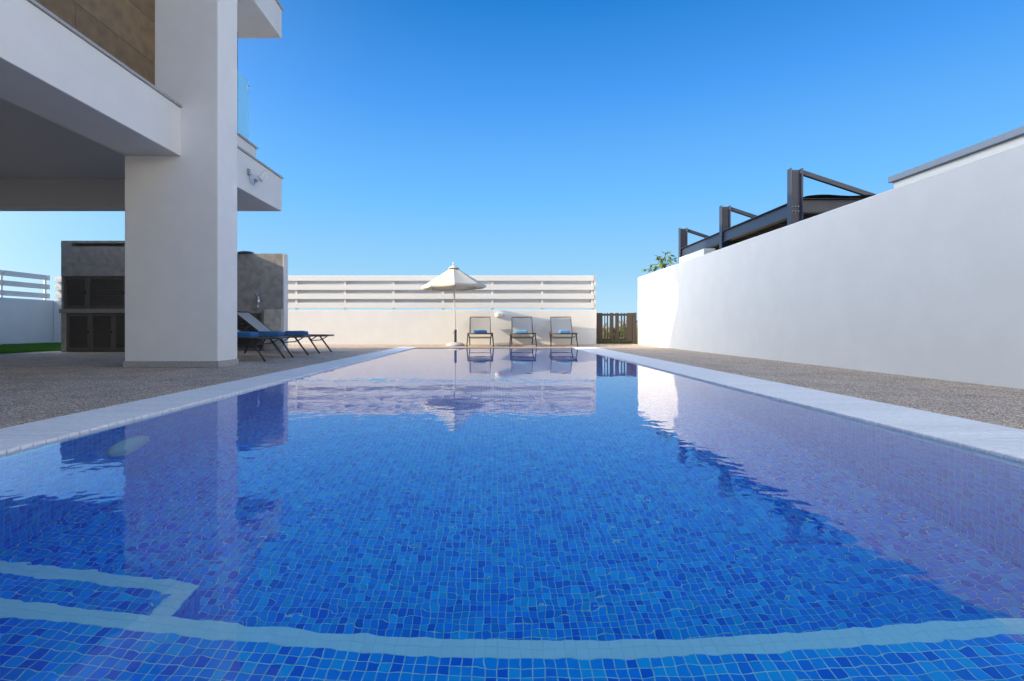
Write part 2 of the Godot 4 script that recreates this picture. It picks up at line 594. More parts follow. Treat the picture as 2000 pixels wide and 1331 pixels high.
func make_water() -> void:
	var n1 := FastNoiseLite.new()
	n1.noise_type = FastNoiseLite.TYPE_SIMPLEX_SMOOTH
	n1.fractal_type = FastNoiseLite.FRACTAL_NONE
	n1.seed = 7
	n1.frequency = 1.0
	var zs := []
	var z := 1.5
	while z > -12.395:
		zs.append(z)
		z -= 0.02 if z > -0.55 else 0.009 if z > -3.0 else 0.009 + 0.006 * (-3.0 - z)
	zs.append(-12.4)
	var nx := 420
	var x0 := -1.985
	var dx := (2.011 - x0) / nx
	var hs := PackedFloat32Array()
	hs.resize(zs.size() * (nx + 1))
	for j in zs.size():
		var zz: float = zs[j]
		var far := clampf((-zz - 2.0) / 7.0, 0.0, 1.0)
		var amp := lerpf(1.0, 0.30, far)
		var small := lerpf(1.0, 0.0, clampf((-zz - 3.0) / 5.0, 0.0, 1.0))
		var tiny := lerpf(1.0, 0.0, clampf((-zz - 1.6) / 1.8, 0.0, 1.0))
		for i in nx + 1:
			var x := x0 + i * dx
			var v := 0.0003 * n1.get_noise_3d(x * 1.7, zz * 2.0, 0.0) + 0.00022 * n1.get_noise_3d(x * 4.6, zz * 5.6, 9.0) + 0.00016 * small * n1.get_noise_3d(x * 9.5, zz * 11.0, 21.0) + 0.00013 * small * n1.get_noise_3d(x * 17.0, zz * 20.0, 33.0) + 0.00009 * tiny * n1.get_noise_3d(x * 30.0, zz * 34.0, 47.0)
			hs[j * (nx + 1) + i] = v * amp
	var pos := PackedVector3Array()
	var nor := PackedVector3Array()
	var idx := PackedInt32Array()
	for j in zs.size():
		for i in nx + 1:
			var at := j * (nx + 1) + i
			var xl := maxi(i - 1, 0)
			var xr := mini(i + 1, nx)
			var ju := maxi(j - 1, 0)
			var jd := mini(j + 1, zs.size() - 1)
			var sx := (hs[j * (nx + 1) + xr] - hs[j * (nx + 1) + xl]) / ((xr - xl) * dx)
			var sz: float = (hs[jd * (nx + 1) + i] - hs[ju * (nx + 1) + i]) / (zs[jd] - zs[ju])
			pos.append(Vector3(x0 + i * dx, WATER + hs[at], zs[j]))
			nor.append(Vector3(-sx, 1.0, -sz).normalized())
			if i < nx and j < zs.size() - 1:
				var b := at + nx + 1
				idx.append_array([at, b + 1, at + 1, at, b, b + 1])
	var arr := []
	arr.resize(Mesh.ARRAY_MAX)
	arr[Mesh.ARRAY_VERTEX] = pos
	arr[Mesh.ARRAY_NORMAL] = nor
	arr[Mesh.ARRAY_INDEX] = idx
	var mesh := ArrayMesh.new()
	mesh.add_surface_from_arrays(Mesh.PRIMITIVE_TRIANGLES, arr)
	var o := part("water", mesh, M.water, self)
	o.set_meta("kind", "structure")


func make_pool_light() -> void:
	var t := thing("pool_light", "round white underwater lamp set into the left pool wall", "lamp", Vector3(-1.988, WATER - 0.62, -2.72))
	t.rotation.z = -PI / 2
	var st := new_st()
	lathe(st, [Vector2(0.0, -0.004), Vector2(0.15, -0.004), Vector2(0.152, 0.012), Vector2(0.142, 0.022), Vector2(0.12, 0.024)], 40)
	part("rim", done(st), M.white_metal, t)
	st = new_st()
	lathe(st, [Vector2(0.12, 0.024), Vector2(0.10, 0.034), Vector2(0.05, 0.041), Vector2(0.0, 0.043)], 40)
	part("lens", done(st), M.lens, t)


# ---------------------------------------------------------------- the house
func make_house() -> void:
	var h := thing("villa", "white rendered villa with a huge square column and an open terrace", "house")
	slab("column", M.column, h, -4.66, -3.48, 0.0, 5.90, 6.32, 6.80, 0.008)
	slab("skirting", M.skirting, h, -4.672, -3.468, 0.0, 0.08, 6.306, 6.812, 0.003)
	slab("edge_beam", M.render, h, -4.65, -3.95, 2.665, 3.27, -5.0, 6.34, 0.006)
	slab("edge_beam", M.render, h, -4.65, -3.95, 2.665, 3.27, 6.78, 9.33, 0.006)
	slab("beam_coping", M.coping_stone, h, -4.30, -3.925, 3.27, 3.30, -5.0, 6.318, 0.003)
	slab("beam_coping", M.coping_stone, h, -4.40, -3.925, 3.27, 3.30, 6.802, 9.355, 0.003)
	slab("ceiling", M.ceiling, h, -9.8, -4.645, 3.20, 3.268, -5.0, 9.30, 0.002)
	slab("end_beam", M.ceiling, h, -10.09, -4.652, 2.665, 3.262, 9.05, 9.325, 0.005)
	slab("unseen_shade_wing", M.render, h, -13.2, -10.1, 0.0, 3.74, -5.0, 10.2, 0.01)  # unseen mass, sized to keep low sun off the barbecue front
	slab("terrace_wall", M.render, h, -10.09, -9.8, 0.0, 3.26, -5.0, 9.04, 0.01)
	slab("terrace_wall", M.render, h, -9.79, -4.66, 0.0, 3.195, -5.0, -4.7, 0.01)
	# upper storey: stone-clad wall over the beam
	slab("upper_wall", M.ceiling, h, -9.0, -4.295, 3.272, 5.88, -5.0, 6.318, 0.002)
	var clad := Node3D.new()
	clad.name = "stone_cladding"
	h.add_child(clad)
	for j in 9:
		for i in 5:
			slab("stone_panel", M.brown_stone[rng.randi() % 3], clad, -4.294, -4.27, 3.302 + i * 0.515 + 0.0015, 3.302 + (i + 1) * 0.515 - 0.0015, 6.316 - (j + 1) * 1.2 + 0.0015, 6.316 - j * 1.2 - 0.0015, 0.002)
	slab("hidden_shade_block", M.render, h, -6.27, -4.72, 3.272, 6.40, 6.83, 9.0, 0.01)  # out of view, added to cast the upright shadow edge on the right wall
	slab("hidden_shade_wall", M.render, h, -7.9, -4.98, 3.272, 5.0, 9.06, 9.32, 0.006)  # out of view, added to cast the slanting foot of that shadow
	# balcony beyond the column
	slab("balcony_parapet", M.render, h, -4.62, -4.42, 3.272, 3.82, 6.79, 9.30, 0.005)
	slab("parapet_coping", M.coping_stone, h, -4.65, -4.385, 3.82, 3.85, 6.802, 9.335, 0.003)
	slab("glass_balustrade", M.glass, h, -4.512, -4.50, 3.85, 5.02, 6.85, 9.20, 0.002)
	slab("glass_clip", M.chrome, h, -4.53, -4.49, 4.90, 4.95, 9.17, 9.215, 0.004)
	slab("balcony_post", M.steel, h, -4.70, -4.66, 3.275, 5.88, 9.06, 9.12, 0.003)
	# roof slab with a thin coping
	slab("roof_slab", M.render, h, -9.0, -3.95, 5.88, 6.41, -5.0, 6.75, 0.006)
	slab("roof_overhang", M.render, h, -6.0, -3.95, 5.882, 6.41, 6.75, 9.33, 0.006)
	slab("roof_coping", M.coping_stone, h, -9.02, -3.92, 6.41, 6.44, -5.0, 6.75, 0.003)
	slab("roof_coping", M.coping_stone, h, -6.02, -3.92, 6.41, 6.44, 6.75, 9.36, 0.003)


func make_floodlight() -> void:
	var t := thing("floodlight", "small white floodlight with motion sensor on the house beam", "floodlight", Vector3(-3.95, 2.97, -8.05))
	part("wall_plate", bevel_box(Vector3(0.03, 0.10, 0.07), 0.006), M.cap_grey, t, Vector3(0.012, 0.03, 0.0))
	tube_part("arm", M.white_metal, t, [Vector3(0.02, 0.02, 0), Vector3(0.09, -0.015, -0.02), Vector3(0.14, -0.03, -0.06)], 0.012)
	var head := part("lamp_head", bevel_box(Vector3(0.07, 0.15, 0.20), 0.016), M.white_metal, t, Vector3(0.19, -0.02, -0.10), Basis.from_euler(Vector3(0.0, 0.45, -0.75)))
	part("glass_front", bevel_box(Vector3(0.006, 0.125, 0.175), 0.002), M.lens, head, Vector3(0.037, 0, 0))
	part("motion_sensor", bevel_box(Vector3(0.06, 0.05, 0.06), 0.018), M.cap_grey, t, Vector3(0.11, -0.10, -0.03))
	tube_part("cable", M.cap_grey, t, [Vector3(0.025, -0.01, 0.01), Vector3(0.03, -0.08, 0.015), Vector3(0.045, -0.15, -0.0), Vector3(0.08, -0.17, -0.03), Vector3(0.10, -0.12, -0.035)], 0.004, 6)


func louvre_door(parent: Node3D, x0: float, x1: float, y0: float, y1: float, d: float, slats: int) -> void:
	# a door leaf: frame with slanting slats; d is the depth of its front
	var door := Node3D.new()
	door.name = "louvred_door"
	parent.add_child(door, true)
	var f := 0.055
	slab("stile", M.dark_wood, door, x0, x0 + f, y0, y1, d, d + 0.03, 0.003)
	slab("stile", M.dark_wood, door, x1 - f, x1, y0, y1, d, d + 0.03, 0.003)
	slab("rail", M.dark_wood, door, x0 + f, x1 - f, y0, y0 + f, d + 0.002, d + 0.028, 0.003)
	slab("rail", M.dark_wood, door, x0 + f, x1 - f, y1 - f, y1, d + 0.002, d + 0.028, 0.003)
	slab("back_board", M.dark_wood, door, x0 + f, x1 - f, y0 + f, y1 - f, d + 0.035, d + 0.045, 0.001)
	var span := (y1 - y0 - 2 * f) / slats
	var mesh := bevel_box(Vector3(x1 - x0 - 2 * f, 0.008, 0.042), 0.002)
	for k in slats:
		part("slat", mesh, M.dark_wood, door, Vector3((x0 + x1) / 2, y0 + f + (k + 0.5) * span, -(d + 0.016)), Basis(Vector3.RIGHT, 0.75))
	part("knob", bevel_box(Vector3(0.02, 0.05, 0.02), 0.005), M.black, door, Vector3(x1 - f / 2, (y0 + y1) / 2, -(d - 0.008)))


func make_barbecue() -> void:
	var b := thing("barbecue_unit", "grey stone barbecue unit with dark louvred doors behind the column", "barbecue")
	var d := 10.3
	slab("side_panel", M.grey_stone, b, -8.9, -8.80, 0.0, 0.80, d, 11.05, 0.004)
	slab("side_panel", M.grey_stone, b, -8.9, -8.86, 0.885, 1.555, d + 0.01, 11.05, 0.004)
	slab("side_panel", M.grey_stone, b, -5.745, -5.705, 0.0, 0.799, d + 0.05, 10.92, 0.004)
	slab("side_panel", M.grey_stone, b, -5.745, -5.705, 0.886, 1.555, d + 0.05, 10.92, 0.004)
	slab("counter_slab", M.counter, b, -8.93, -5.70, 0.80, 0.885, d - 0.015, 11.05, 0.004)
	# hood with a long dark slot under its top
	slab("hood", M.grey_stone, b, -8.9, -5.70, 1.556, 2.165, d, 11.05, 0.005)
	slab("hood", M.grey_stone, b, -8.9, -8.68, 2.165, 2.235, d, 11.05, 0.001)
	slab("hood", M.grey_stone, b, -8.9, -5.70, 2.235, 2.29, d, 11.05, 0.005)
	slab("slot_back", M.grey_stone, b, -8.68, -5.72, 2.166, 2.234, d + 0.20, d + 0.25, 0.001)
	slab("cabinet_back", M.grey_stone, b, -8.80, -5.75, 0.0, 0.799, d + 0.30, d + 0.34, 0.001)
	slab("cabinet_back", M.grey_stone, b, -8.85, -5.75, 0.886, 1.555, d + 0.30, d + 0.34, 0.001)
	var x := -8.855
	for w in [0.48, 0.78, 0.78, 0.78]:
		louvre_door(b, x, minf(x + w, -5.75), 0.89, 1.55, d + 0.015, 13)
		x += w
	x = -8.795
	for w in [0.48, 0.48, 0.48, 0.48, 0.48, 0.48]:
		louvre_door(b, x, x + w, 0.03, 0.79, d + 0.012, 16)
		x += w
	slab("plinth", M.dark_wood, b, -8.79, -5.75, 0.0, 0.029, d + 0.04, d + 0.06, 0.001)
	# rear wall with the tap, with the sunlit patch at its end painted in as paler stone
	slab("rear_wall", M.grey_stone, b, -5.72, -4.60, 0.0, 2.12, 10.93, 11.12, 0.006)
	slab("rear_wall_end", M.render, b, -4.60, -4.575, 0.0, 2.118, 10.92, 11.13, 0.003)
	slab("sun_patch_panel", M.sun_painted_stone, b, -4.98, -4.604, 0.0, 0.90, 10.86, 10.93, 0.004)  # low panel whose pale colour stands in for sun on the wall
	louvre_door(b, -5.70, -5.04, 0.07, 0.82, 10.88, 16)
	slab("counter_leg", M.grey_stone, b, -5.04, -4.98, 0.0, 0.90, 10.89, 10.93, 0.004)
	var st := new_st()
	lathe(st, [Vector2(0.0, 0.0), Vector2(0.17, 0.0), Vector2(0.17, 0.03), Vector2(0.12, 0.05), Vector2(0.0, 0.055)], 24)
	part("chimney_cap", done(st), M.steel, b, Vector3(-5.45, 2.12, -11.02))
	# chrome garden tap
	var t := thing("wall_tap", "chrome tap on the grey barbecue wall above the loungers", "tap", Vector3(-5.10, 1.08, -10.93))
	tube_part("inlet", M.chrome, t, [Vector3(-0.04, 0.12, 0.0), Vector3(-0.04, 0.12, 0.05), Vector3(0.0, 0.07, 0.07)], 0.018)
	tube_part("body", M.chrome, t, [Vector3(0.0, 0.09, 0.07), Vector3(0.0, -0.10, 0.07)], 0.024)
	tube_part("spout", M.chrome, t, [Vector3(0.0, -0.08, 0.07), Vector3(0.0, -0.11, 0.10), Vector3(-0.005, -0.16, 0.11)], 0.016)
	part("lever", bevel_box(Vector3(0.05, 0.02, 0.02), 0.005), M.chrome, t, Vector3(-0.045, 0.15, 0.055))


# ---------------------------------------------------------------- walls and fences
func make_walls() -> void:
	var w := part("boundary_wall", bevel_box(Vector3(0.2, 2.1, 21.0), 0.008), M.render, self, Vector3(4.4, 0.95, -4.5))
	tag(w, "long white rendered boundary wall along the right of the pool", "wall")
	var b := thing("garden_wall", "low white wall behind the loungers, under the slatted fence", "wall")
	slab("wall_face", M.render, b, -7.2, 3.06, -0.1, 1.03, 15.0, 15.24, 0.006)
	fence_back()
	var l := thing("side_wall", "white wall beyond the lawn at the far left, under open boards", "wall")
	slab("wall_face", M.render, l, -14.8, -14.6, -0.1, 1.40, -6.0, 16.7, 0.006)
	var c := thing("corner_wall", "white wall closing the lawn behind the barbecue, mostly hidden", "wall")
	slab("wall_face", M.render, c, -14.59, -7.21, -0.1, 1.40, 16.6, 16.78, 0.006)
	for k in 3:
		slab("board", M.white_board, c, -14.58, -7.3, 1.48 + k * 0.265, 1.64 + k * 0.265, 16.63, 16.66, 0.004)
	slab("post", M.white_board, c, -14.5, -14.42, 1.41, 2.2, 16.665, 16.72, 0.004)
	var f := thing("side_fence", "three rows of white boards on the far left lawn wall", "fence")
	var d := 1.8
	while d < 16.5:
		slab("post", M.white_board, f, -14.75, -14.69, 1.40, 2.2, d - 0.03, d + 0.03, 0.004)
		for k in 3:
			slab("board", M.white_board, f, -14.685, -14.655, 1.46 + k * 0.30, 1.62 + k * 0.30, d + 0.005, minf(d + 1.455, 16.55), 0.004)
		d += 1.463


func fence_back() -> void:
	var f := thing("slat_fence", "white fence of overlapping horizontal boards on the low rear wall", "fence")
	var posts := [-7.17, -5.94, -4.48, -3.02, -1.53, -0.05, 1.45, 2.95]
	for x in posts:
		slab("post", M.white_board, f, x - 0.03, x + 0.03, 1.03, 2.05, 15.06, 15.12, 0.004)
	for i in posts.size() - 1:
		var x0: float = posts[i] - (0.0 if i else 0.03)
		var x1: float = posts[i + 1] + (0.11 if i == posts.size() - 2 else 0.0)
		for k in 3:
			board(f, x0 + 0.002, x1 - 0.002, 1.085 + 0.136 + k * 0.272, 0.165, 15.135)
	for k in 4:
		board(f, -7.2, 2.995, 1.085 + k * 0.272, 0.163, 15.025)
	slab("end_post", M.white_board, f, 2.998, 3.06, 1.03, 2.06, 15.045, 15.135, 0.004)


func board(f: Node3D, x0: float, x1: float, y: float, h: float, d: float) -> void:
	var o := slab("board", M.white_board, f, x0, x1, y, y + h, d, d + 0.032, 0.008)
	o.rotation.x = rng.randf_range(-0.02, 0.01)


func make_gate() -> void:
	var g := thing("wooden_gate", "low dark brown slatted gate between the fence and right wall", "gate")
	var edges := [[1370, 1447], [1470, 1482], [1503, 1520], [1540, 1590], [1612, 1660], [1685, 1703], [1722, 1742], [1760, 1836]]
	for e in edges:
		var x0: float = (960.0 + e[0] / 6.667 - 965.0) * 15.05 / F
		var x1: float = (960.0 + e[1] / 6.667 - 965.0) * 15.05 / F
		slab("slat", M.gate_wood, g, x0, x1, 0.095, 0.945, 15.05, 15.07, 0.003)
	slab("rail", M.gate_wood, g, 3.09, 4.01, 0.86, 0.92, 15.075, 15.11, 0.003)
	slab("rail", M.gate_wood, g, 3.09, 4.01, 0.11, 0.17, 15.075, 15.11, 0.003)
	slab("latch", M.black, g, 3.575, 3.605, 0.33, 0.46, 15.03, 15.052, 0.003)
	var p := part("gate_post", bevel_box(Vector3(0.10, 1.0, 0.10), 0.005), M.gate_wood, self, Vector3(4.22, 0.45, -15.08))
	tag(p, "dark wooden gate post against the end of the right wall", "post")
	slab("threshold", M.concrete, g, 3.07, 4.28, -0.05, 0.012, 15.0, 15.2, 0.004)


# ---------------------------------------------------------------- furniture
func make_lounger(called: String, label: String, group: String) -> Node3D:
	# foot end at z = 0, head towards -z
	var t := thing(called, label, "sun lounger", Vector3.ZERO, 0.0, group)
	var w := 0.325
	var y := 0.345
	for s in [-1.0, 1.0]:
		tube_part("side_rail", M.frame, t, [Vector3(s * w, y, -0.01), Vector3(s * w, y + 0.004, -0.6), Vector3(s * w, y, -1.78)], 0.017, 8)
		# legs splay forward at the foot, backward at the head
		tube_part("leg", M.frame, t, [Vector3(s * w, y - 0.01, -0.30), Vector3(s * (w + 0.012), 0.18, -0.19), Vector3(s * (w + 0.024), 0.0, -0.06)], 0.016, 8)
		tube_part("leg", M.frame, t, [Vector3(s * w, y - 0.01, -1.38), Vector3(s * (w - 0.02), 0.18, -1.46), Vector3(s * (w - 0.03), 0.0, -1.54)], 0.016, 8)
		tube_part("leg_brace", M.frame, t, [Vector3(s * w, y - 0.01, -0.13), Vector3(s * (w + 0.004), y - 0.05, -0.19), Vector3(s * (w + 0.006), y - 0.085, -0.25)], 0.010, 8)
	tube_part("cross_bar", M.frame, t, [Vector3(-w, y, -0.01), Vector3(w, y, -0.01)], 0.017, 8)
	tube_part("cross_bar", M.frame, t, [Vector3(-w, y, -1.78), Vector3(w, y, -1.78)], 0.017, 8)
	tube_part("stretcher", M.frame, t, [Vector3(-w, y - 0.045, -0.26), Vector3(-w + 0.06, y - 0.095, -0.25), Vector3(w - 0.06, y - 0.095, -0.25), Vector3(w, y - 0.045, -0.26)], 0.010, 8)
	tube_part("stretcher", M.frame, t, [Vector3(-w + 0.02, 0.2, -1.45), Vector3(w - 0.02, 0.2, -1.45)], 0.010, 8)
	# sagging sling seat and raised back
	var hinge := Vector3(0, y + 0.006, -1.17)
	var top := Vector3(0, y + 0.47, -1.75)
	part("seat_sling", cloth_sheet(Vector3(0, y + 0.006, -0.03), Vector3(0, y + 0.006, -1.16), w - 0.012, 0.02), M.sling, t)
	for s in [-1.0, 1.0]:
		tube_part("back_rail", M.frame, t, [Vector3(s * (w - 0.03), hinge.y, hinge.z), Vector3(s * (w - 0.03), top.y, top.z)], 0.010, 8)
	tube_part("back_bar", M.frame, t, [Vector3(-w + 0.03, top.y, top.z), Vector3(w - 0.03, top.y, top.z)], 0.010, 8)
	tube_part("back_stay", M.frame, t, [Vector3(-w + 0.04, y + 0.22, -1.44), Vector3(-w + 0.04, y - 0.01, -1.66)], 0.010, 8)
	tube_part("back_stay", M.frame, t, [Vector3(w - 0.04, y + 0.22, -1.44), Vector3(w - 0.04, y - 0.01, -1.66)], 0.010, 8)
	part("back_sling", cloth_sheet(hinge, top, w - 0.042, 0.016), M.sling, t)
	return t


func cloth_sheet(a: Vector3, b: Vector3, half: float, sag: float) -> ArrayMesh:
	var st := new_st()
	var dir := (b - a).normalized()
	var n := Vector3.RIGHT.cross(dir).normalized()
	if n.y < 0:
		n = -n
	var rows := 12
	var cols := 8
	for side in [1.0, -1.0]:
		for i in rows:
			for j in cols:
				var q := []
				for c in [[0, 0], [0, 1], [1, 1], [1, 0]]:
					var u: float = float(j + c[1]) / cols
					var v: float = float(i + c[0]) / rows
					var p := a.lerp(b, v) + Vector3.RIGHT * (u * 2 - 1) * half - n * (sag * (1 - pow(u * 2 - 1, 2)) * (0.6 + 0.4 * sin(PI * v)) + (0.0 if side > 0 else 0.003))
					q.append(p)
				if side > 0:
					quad(st, q[0], q[1], q[2], q[3])
				else:
					quad(st, q[3], q[2], q[1], q[0])
	return done(st)


func make_towel(label: String, m: Material, at: Vector3, turn: float, rolled: bool, group := "") -> void:
	# a folded or loosely rolled bath towel with soft rounded edges
	var t := thing("towel", label, "towel", at, turn, group)
	var st := new_st()
	var size := Vector3(0.29, 0.10, 0.40) if not rolled else Vector3(0.36, 0.10, 0.20)
	var nu := 26
	var nv := 22
	var e := 0.35 if not rolled else 0.6
	var ring := func(i: int, j: int) -> Vector3:
		var a := TAU * i / nu
		var b := PI * (float(j) / nv - 0.5)
		var f := func(v: float, p: float) -> float: return signf(v) * pow(absf(v), p)
		var cb: float = f.call(cos(b), 0.3)
		var p := Vector3(f.call(sin(b), 0.3) * size.x / 2, f.call(sin(a), e) * cb * size.y / 2, f.call(cos(a), e) * cb * size.z / 2)
		p.y += 0.004 * sin(p.x * 23.0 + p.z * 17.0) + size.y / 2
		return p
	for i in nu:
		for j in nv:
			quad(st, ring.call(i, j), ring.call(i, j + 1), ring.call(i + 1, j + 1), ring.call(i + 1, j))
	part("towel_cloth", done(st), m, t)
	if not rolled:
		for k in 2:
			part("fold", bevel_box(Vector3(size.x * 0.93, 0.004, size.z * 0.985), 0.001), m, t, Vector3(0, 0.03 + k * 0.026, 0.004))


func make_furniture() -> void:
	var back := "loungers lined up against the rear wall"
	var side := "loungers in a row beside the column"
	var spots := [
		["grey sling lounger in full sun, next to the parasol base", Vector3(-0.36, 0, -13.02), 0.03, back],
		["middle grey lounger of the three by the rear wall", Vector3(0.76, 0, -13.09), -0.035, back],
		["grey lounger nearest the gate, shaded by the parasol", Vector3(1.83, 0, -13.05), -0.075, back],
		["nearest side lounger, half hidden behind the column", Vector3(-3.33, 0, -7.78), PI / 2, side],
		["middle lounger of the three beside the column", Vector3(-3.33, 0, -8.8), PI / 2, side],
		["farthest side lounger, in front of the grey barbecue wall", Vector3(-3.30, 0, -10.02), PI / 2, side],
	]
	var first: Node3D
	for k in spots.size():
		var s: Array = spots[k]
		var o: Node3D
		if k == 0:
			first = make_lounger("sun_lounger", s[0], s[3])
			o = first
		else:
			o = first.duplicate()
			o.name = numbered("sun_lounger")
			add_child(o)
			tag(o, s[0], "sun lounger", s[3])
		o.position = s[1]
		o.rotation.y = s[2]
	var seat := 0.338
	make_towel("darker blue rolled towel on the lounger next to the parasol", M.towel[0], Vector3(-0.38, seat, -13.60), 0.16, true, "towels on the rear loungers")
	make_towel("pale blue rolled towel on the middle rear lounger", M.towel[1], Vector3(0.74, seat, -13.62), -0.05, true, "towels on the rear loungers")
	make_towel("flat folded light blue towel on the lounger by the gate", M.towel[2], Vector3(1.90, seat, -13.60), 0.0, false, "towels on the rear loungers")
	make_towel("folded blue towel on the lounger half hidden by the column", M.towel[0], Vector3(-3.90, seat, -7.78), PI / 2, false, "towels on the side loungers")
	make_towel("folded blue towel on the middle side lounger", M.towel[0], Vector3(-3.92, seat, -8.8), PI / 2, false, "towels on the side loungers")
	make_towel("folded blue towel on the farthest side lounger", M.towel[0], Vector3(-3.95, seat, -10.02), PI / 2, false, "towels on the side loungers")


func make_parasol() -> void:
	var at := Vector3(-1.06, 0, -13.75)
	var b := thing("concrete_weight", "rounded pale concrete weight with a dark tube holding the parasol", "parasol weight", at)
	var st := new_st()
	lathe(st, [Vector2(0.0, 0.0), Vector2(0.25, 0.0), Vector2(0.262, 0.02), Vector2(0.24, 0.055), Vector2(0.17, 0.085), Vector2(0.08, 0.10), Vector2(0.0, 0.102)], 36)
	part("foot", done(st), M.concrete, b)
	st = new_st()
	lathe(st, [Vector2(0.034, 0.09), Vector2(0.034, 0.40), Vector2(0.038, 0.41), Vector2(0.038, 0.44), Vector2(0.026, 0.445)], 16)
	part("tube", done(st), M.steel, b)
	part("screw", bevel_box(Vector3(0.05, 0.015, 0.015), 0.004), M.steel, b, Vector3(-0.05, 0.36, 0.0))
	var p := thing("parasol", "open cream canvas parasol beside the rear loungers", "parasol", at + Vector3(0, 0.12, 0))
	p.rotation.z = 0.025
	tube_part("pole", M.pole, p, [Vector3(0, 0, 0), Vector3(0, 2.08, 0)], 0.019, 14)
	var r := 0.89
	var rim := 1.515
	var apex := 2.075
	var hub := Vector3(0, apex, 0)
	for k in 8:
		var a0 := TAU * (k + 0.12) / 8
		var a1 := TAU * (k + 1.12) / 8
		st = new_st()
		var n := 10
		for side in [0.0, 0.004]:
			for i in n:
				for j in n:
					var q := []
					for c in [[0, 0], [0, 1], [1, 1], [1, 0]]:
						q.append(canopy_point(float(i + c[0]) / n, float(j + c[1]) / n, a0, a1, r, rim, apex) - Vector3(0, side, 0))
					if side == 0.0:
						quad(st, q[0], q[3], q[2], q[1])
					else:
						quad(st, q[0], q[1], q[2], q[3])
		# hanging valance along the rim
		for j in n:
			var e0 := canopy_point(1.0, float(j) / n, a0, a1, r, rim, apex)
			var e1 := canopy_point(1.0, float(j + 1) / n, a0, a1, r, rim, apex)
			var d0 := Vector3(e0.x * 0.995, e0.y - 0.042, e0.z * 0.995)
			var d1 := Vector3(e1.x * 0.995, e1.y - 0.042, e1.z * 0.995)
			quad(st, e0, d0, d1, e1)
			quad(st, e1 * 0.997, d1 * 0.997, d0 * 0.997, e0 * 0.997)
		part("canopy_panel", done(st), M.canvas, p)
		var out := Vector3(cos(a0), 0, -sin(a0))
		tube_part("rib", M.pole, p, [hub - Vector3(0, 0.05, 0), out * (r - 0.01) + Vector3(0, rim - 0.012, 0)], 0.008, 6)
		tube_part("strut", M.pole, p, [Vector3(0, 1.42, 0), out * r * 0.5 + Vector3(0, (rim + apex) / 2 - 0.03, 0)], 0.007, 6)
	st = new_st()
	lathe(st, [Vector2(0.17, apex - 0.075), Vector2(0.10, apex - 0.03), Vector2(0.03, apex + 0.015), Vector2(0.0, apex + 0.02)], 16)
	part("vent_cap", done(st), M.canvas, p)
	st = new_st()
	lathe(st, [Vector2(0.016, apex), Vector2(0.014, apex + 0.05), Vector2(0.022, apex + 0.07), Vector2(0.012, apex + 0.10), Vector2(0.0, apex + 0.115)], 12)
	part("finial", done(st), M.pole, p)
	part("runner", bevel_box(Vector3(0.06, 0.07, 0.06), 0.015), M.pole, p, Vector3(0, 1.42, 0))


func canopy_point(v: float, u: float, a0: float, a1: float, r: float, rim: float, apex: float) -> Vector3:
	var p := Vector3(cos(a0), 0, -sin(a0)).lerp(Vector3(cos(a1), 0, -sin(a1)), u) * r * v
	var sag := 0.035 * sin(PI * u) * v * (1.1 - 0.6 * v)
	return Vector3(p.x, lerpf(apex, rim, pow(v, 0.95)) - sag, p.z)


func make_sconce() -> void:
	var t := thing("wall_lamp", "small white half-round lamp on the low rear wall", "wall lamp", Vector3(0.155, 0.87, -15.0))
	var st := new_st()
	var n := 20
	for i in n:
		for j in 8:
			var q := []
			for c in [[0, 0], [0, 1], [1, 1], [1, 0]]:
				var a: float = PI * (i + c[0]) / n
				var v: float = float(j + c[1]) / 8
				q.append(Vector3(cos(a) * 0.13 * (1 - 0.25 * v * v), 0.055 - v * 0.11, sin(a) * 0.11 * (1 - 0.4 * v * v)))
			quad(st, q[0], q[1], q[2], q[3])
	for i in n:
		var a := PI * i / n
		var b := PI * (i + 1) / n
		tri(st, Vector3(0, 0.055, 0), Vector3(cos(a) * 0.13, 0.055, sin(a) * 0.11), Vector3(cos(b) * 0.13, 0.055, sin(b) * 0.11))
		tri(st, Vector3(0, -0.055, 0), Vector3(cos(b) * 0.0975, -0.055, sin(b) * 0.066), Vector3(cos(a) * 0.0975, -0.055, sin(a) * 0.066))
	part("shade", done(st), M.white_metal, t)
	part("back_plate", bevel_box(Vector3(0.2, 0.09, 0.012), 0.003), M.white_metal, t, Vector3(0, 0, 0.004))


